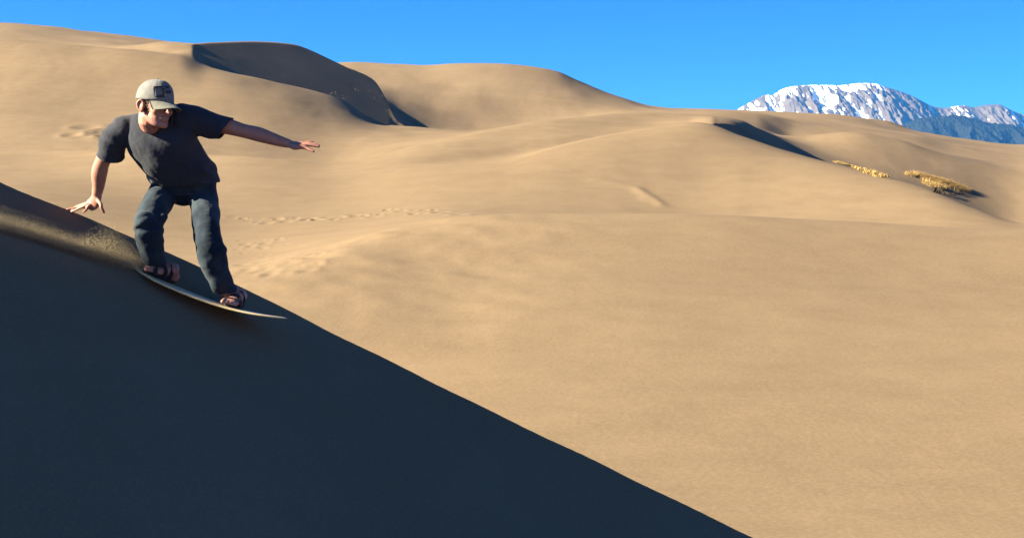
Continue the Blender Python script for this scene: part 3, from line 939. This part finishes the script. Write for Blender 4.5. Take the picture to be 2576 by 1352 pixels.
# ---- jeans
J = Shell()
J.tube([P(460, 438, 8.18), P(462, 456, 8.215), P(463, 472, 8.24), P(463, 480, 8.24)], [0.180, 0.188, 0.185, 0.15], [0.12, 0.125, 0.12, 0.09], LATP, 24)
J.tube([P(420, 472, 8.235), P(397, 510, 8.11), P(378, 546, 7.99), P(373, 572, 7.94), P(376, 605, 7.97), P(385, 640, 8.01), P(397, 672, 8.06), P(403, 694, 8.09)],
       [0.086, 0.084, 0.082, 0.081, 0.078, 0.070, 0.060, 0.058], seg=22)
J.tube([P(507, 478, 8.235), P(514, 520, 8.15), P(519, 568, 8.02), P(526, 614, 7.945), P(535, 650, 7.95), P(549, 690, 7.99), P(563, 722, 8.03), P(574, 744, 8.05)],
       [0.088, 0.083, 0.077, 0.076, 0.079, 0.073, 0.064, 0.062], seg=22)
J.blob(P(464, 476, 8.225), Vector((0.05, 0, 0)), Vector((0, 0.07, 0)), Vector((0, 0, 0.038)), 14)
# loose cloth bunched over the knees
J.blob(P(362, 558, 7.90), Vector((0.060, 0, 0.015)), Vector((0, 0.06, 0)), Vector((-0.015, 0, 0.062)), 14)
J.blob(P(403, 553, 7.96), Vector((0.045, 0, 0.01)), Vector((0, 0.05, 0)), Vector((0, 0, 0.04)), 12)
J.blob(P(540, 634, 7.93), Vector((0.065, 0, 0)), Vector((0, 0.055, 0)), Vector((0, 0, 0.055)), 14)
jeans_me = J.fuse('jeans', 0.0055, 7, 0.5)
def jeans_fold(c, n):
    leg = 1.0 if c.x > (P(466, 500, 8.1).x) else -1.0
    kn = L_KN if leg > 0 else R_KN
    dz = c.z - kn.z
    near = math.exp(-((dz + 0.02) / 0.085) ** 2)
    ank = max(0.0, min(1.0, (-0.14 - dz) / 0.12))
    top = max(0.0, min(1.0, (dz - 0.14) / 0.1))
    f1 = mnoise.noise(Vector((c.z * 25 + c.x * 11 * leg, c.x * 6, c.y * 6)))
    f2 = mnoise.noise(Vector((c.z * 19 - c.x * 17 * leg, c.x * 5 + c.y * 5, c.z * 3)) + Vector((5, 1, 8)))
    f3 = mnoise.noise(Vector((c.z * 22 + abs(c.x - PELV.x) * 22, (c.x - PELV.x) * 5, c.y * 5)) + Vector((1, 6, 2)))
    f4 = mnoise.noise(Vector((c.x * 20, c.y * 8, c.z * 4)) + Vector((leg * 4, 2, 2)))
    return (0.017 * f1 * near + 0.008 * f2 * (0.35 + ank) + 0.009 * f3 * top + 0.006 * f4 * (1 - near)
            + 0.007 * mnoise.noise(c * 9) + 0.0012 * mnoise.noise(c * 50))
displace(jeans_me, jeans_fold)
cut_open(jeans_me, [
    (P(396, 682, 8.08), Vector((0.10, 0.15, -1.0)).normalized(), 0.13),
    (P(573, 734, 8.04), Vector((0.10, 0.15, -1.0)).normalized(), 0.13),
    (P(457, 441, 8.185), Vector((-0.03, -0.25, 1)).normalized(), 0.3)])
jeans = part('jeans', jeans_me, M_JEANS, rider)
so = jeans.modifiers.new('thickness', 'SOLIDIFY')
so.thickness = 0.005
so.offset = -1
# pale grey undershirt showing at the hip
e = Shell()
e.tube([P(383, 424, 8.10), P(378, 440, 8.08), P(384, 458, 8.09)], [0.012, 0.030, 0.022], [0.010, 0.014, 0.010], Vector((0.9, -0.4, 0.1)), 10)
part('undershirt', e.fuse('undershirt', 0.004, 2), M_BELT, rider)

# ---- cap
CR, CFw, CUp = 0.092, 0.112, 0.112
def cap_pt(az, el, out=0.0):
    """az 0 = front, el 0 = rim, 90 = button"""
    a, e_ = R(az), R(el)
    k = 1 + out
    x = CR * k * math.cos(e_) ** 0.85 * math.sin(a)
    y = CFw * k * math.cos(e_) ** 0.85 * math.cos(a) - 0.004
    lift = 0.010 * max(0, math.cos(a)) * math.sin(e_ * 2)
    z = 0.012 + CUp * k * math.sin(e_) ** 0.95 + 0 + lift
    return hd(x, y, z)
cv, cf = [], []
NA, NE = 72, 18
for j in range(NE + 1):
    el = 84.0 * j / NE
    for i in range(NA):
        az = 360.0 * i / NA
        seam = min((az % 60), 60 - (az % 60))
        d = -0.012 * math.exp(-(seam / 2.2) ** 2) * math.cos(R(el)) + 0.012 * mnoise.noise(Vector((math.sin(R(az)) * 3, math.cos(R(az)) * 3, el / 22))) + 0.006 * mnoise.noise(Vector((math.sin(R(az)) * 9, math.cos(R(az)) * 9, el / 9)))
        cv.append(cap_pt(az, el, d))
for j in range(NE):
    for i in range(NA):
        a, b = j * NA + i, j * NA + (i + 1) % NA
        cf.append((a, b, b + NA, a + NA))
cv.append(hd(0, -0.004, 0.012 + CUp))
for i in range(NA):
    cf.append((NE * NA + i, NE * NA + (i + 1) % NA, len(cv) - 1))
cap = bpy.data.objects.new('cap', None)
crown = part('crown', pydata('crown', cv, cf), M_CAP, rider)
so = crown.modifiers.new('thickness', 'SOLIDIFY')
so.thickness = 0.003
so.offset = 1
bpy.data.objects.remove(cap)
crown.name = 'cap'
# brim: a curved plate drawn down at the sides
rv, rf = [], []
NB, NW = 28, 12
for layer in (0, 1):
    for j in range(NW + 1):
        t = j / NW
        for i in range(NB + 1):
            az = -62 + 124 * i / NB
            a = R(az)
            r0 = np.array([CR * 1.0 * math.sin(a), CFw * 1.0 * math.cos(a) - 0.004])
            reach = 0.078 * math.cos(a * 1.22) ** 0.6 if abs(az) < 73 else 0
            pos = r0 + np.array([0.12 * math.sin(a), 1.0]) * reach * t
            z = 0.014 - 0.030 * t - 0.0200 * (pos[0] / 0.085) ** 2 * (0.4 + 0.6 * t) - 0.0035 * layer
            rv.append(hd(pos[0], pos[1], z))
nn = (NW + 1) * (NB + 1)
for layer in (0, 1):
    for j in range(NW):
        for i in range(NB):
            a = layer * nn + j * (NB + 1) + i
            q_ = (a, a + 1, a + NB + 2, a + NB + 1)
            rf.append(q_ if layer == 0 else q_[::-1])
def edge_strip(idx):
    for a, b in zip(idx[:-1], idx[1:]):
        rf.append((a, b, b + nn, a + nn))
edge_strip([NW * (NB + 1) + i for i in range(NB + 1)])
edge_strip([j * (NB + 1) for j in range(NW + 1)])
edge_strip([j * (NB + 1) + NB for j in range(NW + 1)])
def sub(name, me, mat, parent):
    o = link(name, me, mat, parent)
    return o
brim = sub('brim', pydata('brim', rv, rf), M_BRIM, crown)
e = Shell()
e.blob(cap_pt(0, 89, 0.01), HRt * 0.008, HF * 0.008, HU * 0.005, 12)
sub('button', e.raw('button'), M_CAP, crown)
# embroidered emblem on the front panels: dark strokes round a pale block
def patch(pts, out=0.035):
    """closed outline given in (azimuth, elevation), laid on the crown"""
    n = len(pts)
    v = [cap_pt(4 - a, e_, out) for a, e_ in pts] + [cap_pt(4 - a, e_, 0.0) for a, e_ in pts]
    f = [tuple(range(n))] + [(i, (i + 1) % n, n + (i + 1) % n, n + i) for i in range(n)]
    return v, f
ev, ef = [], []
for pts in ([(-50, 34), (-34, 36), (-20, 36), (-6, 38), (8, 40), (8, 33), (-6, 31), (-20, 29), (-34, 29), (-46, 27)],
            [(-50, 30), (-43, 30), (-41, 20), (-38, 10), (-43, 8), (-46, 18)],
            [(-22, 30), (-12, 31), (-13, 22), (-10, 13), (-17, 11), (-22, 19)],
            [(-8, 24), (4, 26), (14, 26), (14, 20), (4, 19), (-8, 17)],
            [(-36, 11), (-24, 13), (-12, 14), (-12, 9), (-24, 7.5), (-36, 6.5)]):
    v, f = patch(pts)
    i0 = len(ev)
    ev += v
    ef += [tuple(i0 + k for k in q_) for q_ in f]
sub('emblem', pydata('emblem', ev, ef), M_EMB, crown)

# ---- sandals
def sandal(fr, name):
    h, D, S_, U, L = fr
    sv, sf = [], []
    outline = []
    for k in range(28):
        a = 2 * math.pi * k / 28
        f_ = 0.5 - 0.5 * math.cos(a)
        wv = (0.040 + 0.012 * f_) * math.sin(a)
        outline.append(h + D * (L * 1.10 * (0.5 - 0.5 * math.cos(a)) - 0.028) + S_ * wv)
    for lay in (0.003, 0.020):
        sv += [p + U * lay for p in outline]
    n = 28
    sf = [tuple(range(n))[::-1], tuple(range(n, 2 * n))] + [(i, (i + 1) % n, n + (i + 1) % n, n + i) for i in range(n)]
    sole = part(name, pydata(name, sv, sf), M_SOLE, rider, False)
    g = h + U * 0.022
    def strap(t, wid, hgt, slant, thick=0.0035):
        e = Shell()
        pts = []
        for k in range(9):
            a = math.pi * k / 8
            pts.append(g + D * (L * t + slant * math.cos(a)) + S_ * (wid * math.cos(a)) + U * (hgt * math.sin(a) ** 0.8 - 0.006))
        e.tube(pts, 0.013, thick, D, 10, 3)
        sub('strap', e.raw('strap'), M_STRAP, sole)
    strap(0.70, 0.052, 0.036, 0.012)
    strap(0.48, 0.046, 0.060, -0.012)
    strap(0.24, 0.044, 0.082, 0.0)
    return sole
sandal(FR, 'sandal')
sandal(FL, 'sandal')

# ------------------------------------------------------------------ sand thrown up behind the board
def grains(name, n, placer, size):
    base = np.array([(1, 1, 1), (-1, -1, 1), (-1, 1, -1), (1, -1, -1)], float) / math.sqrt(3)
    fc = np.array([(0, 1, 2), (0, 3, 1), (0, 2, 3), (1, 3, 2)])
    pos = np.array([placer() for _ in range(n)])
    qq, _ = np.linalg.qr(rng.normal(size=(n, 3, 3)))
    V = pos[:, None, :] + (base[None] @ qq) * (size * rng.uniform(0.5, 1.4, (n, 1, 1)))
    Fc = (np.arange(n)[:, None, None] * 4 + fc[None]).reshape(-1, 3)
    return npmesh(name, V.reshape(-1, 3), Fc)

def spray_point():
    t = rng.uniform(0, 1) ** 1.15                     # 0 at the board, 1 at the left end
    x = 345 - 640 * t
    y = np.interp(x, [-300, -120, 0, 110, 200, 290, 345], [498, 540, 574, 605, 634, 662, 682])
    p = (np.interp(x, SPX, SP3[:, 0]), np.interp(x, SPX, SP3[:, 1]), np.interp(x, SPX, SP3[:, 2]))
    near = math.exp(-((x - 280) / 50.0) ** 2)
    up = abs(rng.normal()) * (0.026 + 0.050 * near + 0.018 * t)
    return (p[0] + rng.normal() * 0.02, p[1] + rng.normal() * (0.04 + 0.05 * t), p[2] + 0.005 + up)
SPX = np.arange(-320, 360, 10.0)
SP3 = np.array([slope_at(float(x), float(np.interp(x, [-300, -120, 0, 110, 200, 290, 345], [498, 540, 574, 605, 634, 662, 682]))) for x in SPX])
s = NT('flying_sand')
s.l(s.ramp(s.noise(s.coord(), 60.0, 2, 0.5), [(0.3, (0.30, 0.225, 0.13)), (0.7, (0.42, 0.33, 0.20))]), s.b.inputs['Base Color'])
spray = link('sand_spray', grains('sand_spray', 60000, spray_point, 0.0014), s.m, None, False)
tag(spray, 'low plume of sand kicked up along the board track', 'sand', kind='stuff')

# ------------------------------------------------------------------ dry grass on the dune at the right
s = NT('dry_grass')
s.l(s.ramp(s.noise(s.coord(), 2.5, 4, 0.6), [(0.3, (0.34, 0.215, 0.08)), (0.7, (0.50, 0.345, 0.14))]), s.b.inputs['Base Color'])
M_GRASS = s.m
s = NT('bare_roots')
s.l(s.ramp(s.noise(s.coord(), 6.0, 4, 0.6), [(0.3, (0.008, 0.006, 0.004)), (0.7, (0.035, 0.024, 0.016))]), s.b.inputs['Base Color'])
M_ROOT = s.m

def blades(n, spot, hmin, hmax, lean, wid):
    V, Fc = [], []
    for i in range(n):
        b = spot()
        h = random.uniform(hmin, hmax)
        a = random.uniform(0, 2 * math.pi)
        l = random.uniform(0.1, lean) * h
        d = Vector((math.cos(a), math.sin(a), 0))
        sd = Vector((-d.y, d.x, 0)) * wid * random.uniform(0.6, 1.3)
        m_ = b + d * l * 0.35 + Vector((0, 0, h * 0.6))
        t_ = b + d * l + Vector((0, 0, h))
        k = len(V)
        V += [b - sd, b + sd, m_ + sd * 0.8, m_ - sd * 0.8, t_]
        Fc += [(k, k + 1, k + 2), (k, k + 2, k + 3), (k + 3, k + 2, k + 4)]
    return np.array([tuple(v) for v in V]), np.array(Fc)

def clump(name, label, spots, n, hmin, hmax, rad, roots):
    base = Vector(hit(*spots[len(spots) // 2][:2]))
    o = bpy.data.objects.new(name, None)
    o.location = base
    COL.objects.link(o)
    tag(o, label, 'grass', 'dry grass on the rounded dune')
    C = [(Vector(hit(x, y)), w) for x, y, w in spots]
    wsum = [w for _, w in C]
    def spot():
        c, w = random.choices(C, wsum)[0]
        r = rad * (0.5 + w)
        a, q = random.uniform(0, 6.283), math.sqrt(random.random())
        p = c + Vector((math.cos(a) * r * q * 1.3, math.sin(a) * r * q, 0))
        u = p.x / p.y
        ci_ = int(np.argmin(np.abs(us - u)))
        p.z = float(np.interp(p.y, rows, Z[:, ci_])) - 0.03
        return p
    v, f = blades(n * 3, spot, hmin, hmax, 1.6, 0.022)
    fo = link('blades', npmesh('blades', v, f), M_GRASS, o, False)
    fo.matrix_parent_inverse = o.matrix_basis.inverted()
    if roots:
        e = Shell()
        for x, y in roots:
            p = Vector(hit(x, y))
            for k in range(9):
                p = Vector(hit(x, y)) + Vector((random.uniform(-.5, .5), random.uniform(-.3, .3), -0.06))
                a = random.uniform(0, 6.28)
                e.tube([p + Vector((0, 0.15, random.uniform(.18, .36))), p + Vector((math.cos(a) * .12, -0.12 * abs(math.sin(a)), random.uniform(.10, .2))), p + Vector((math.cos(a) * .3, -0.3 * abs(math.sin(a)) - .05, -0.05))], [0.075, 0.06, 0.025], seg=6, res=3)
        ro = link('roots', e.raw('roots'), M_ROOT, o)
        ro.matrix_parent_inverse = o.matrix_basis.inverted()

clump('dry_grass', 'thin line of golden dry grass just behind the middle dune ridge', [(2108, 412, .7), (2122, 414, 1), (2140, 419, 1), (2158, 426, 1), (2175, 432, .7), (2195, 439, .5), (2212, 446, .3)], 1100, 0.10, 0.36, 0.55, None)
clump('dry_grass', 'large golden mound of dry grass with dark roots on the rounded dune', [(2290, 442, .3), (2315, 446, .6), (2340, 455, 1.2), (2362, 462, 1.6), (2385, 470, 1.6), (2405, 476, 1.2), (2420, 480, .6), (2350, 470, 1)], 4200, 0.2, 0.7, 0.9, [(2345, 484), (2365, 488), (2380, 490), (2395, 492), (2408, 491), (2420, 488)])

# sparse tufts low on the big shaded slip face
v0, f0 = [], []
def tuft_spot():
    x = random.gauss(0, 1)
    c = random.choice([(838, 236, 14, 5), (868, 250, 14, 6), (905, 232, 22, 6), (955, 250, 14, 8), (985, 272, 12, 8)])
    p = Vector(hit(c[0] + random.gauss(0, c[2]), c[1] + random.gauss(0, c[3])))
    return p + Vector((0, 0, -0.05))
v, f = blades(90, tuft_spot, 0.10, 0.26, 1.0, 0.03)
tf = link('grass_tufts', npmesh('grass_tufts', v, f), M_GRASS, None, False)
tag(tf, 'sparse pale tufts at the foot of the big shaded slip face', 'grass', kind='stuff')

# ------------------------------------------------------------------ clear mountain air, faintly blue over kilometres
hz = bpy.data.meshes.new('haze')
bmh = bmesh.new()
bmesh.ops.create_cube(bmh, size=1.0)
bmh.to_mesh(hz)
bmh.free()
haze = link('haze', hz, None, None, False)
haze.scale = (16000, 16000, 1500)
haze.location = (0, 6000, 705)
tag(haze, kind='stuff')
hm = bpy.data.materials.new('haze')
hm.use_nodes = True
ht = hm.node_tree
for nd in list(ht.nodes):
    if nd.type == 'BSDF_PRINCIPLED':
        ht.nodes.remove(nd)
pv = ht.nodes.new('ShaderNodeVolumePrincipled')
pv.inputs['Color'].default_value = (0.07, 0.36, 1.0, 1)
pv.inputs['Density'].default_value = 2.8e-5
ht.links.new(pv.outputs[0], [n for n in ht.nodes if n.type == 'OUTPUT_MATERIAL'][0].inputs['Volume'])
hz.materials.append(hm)
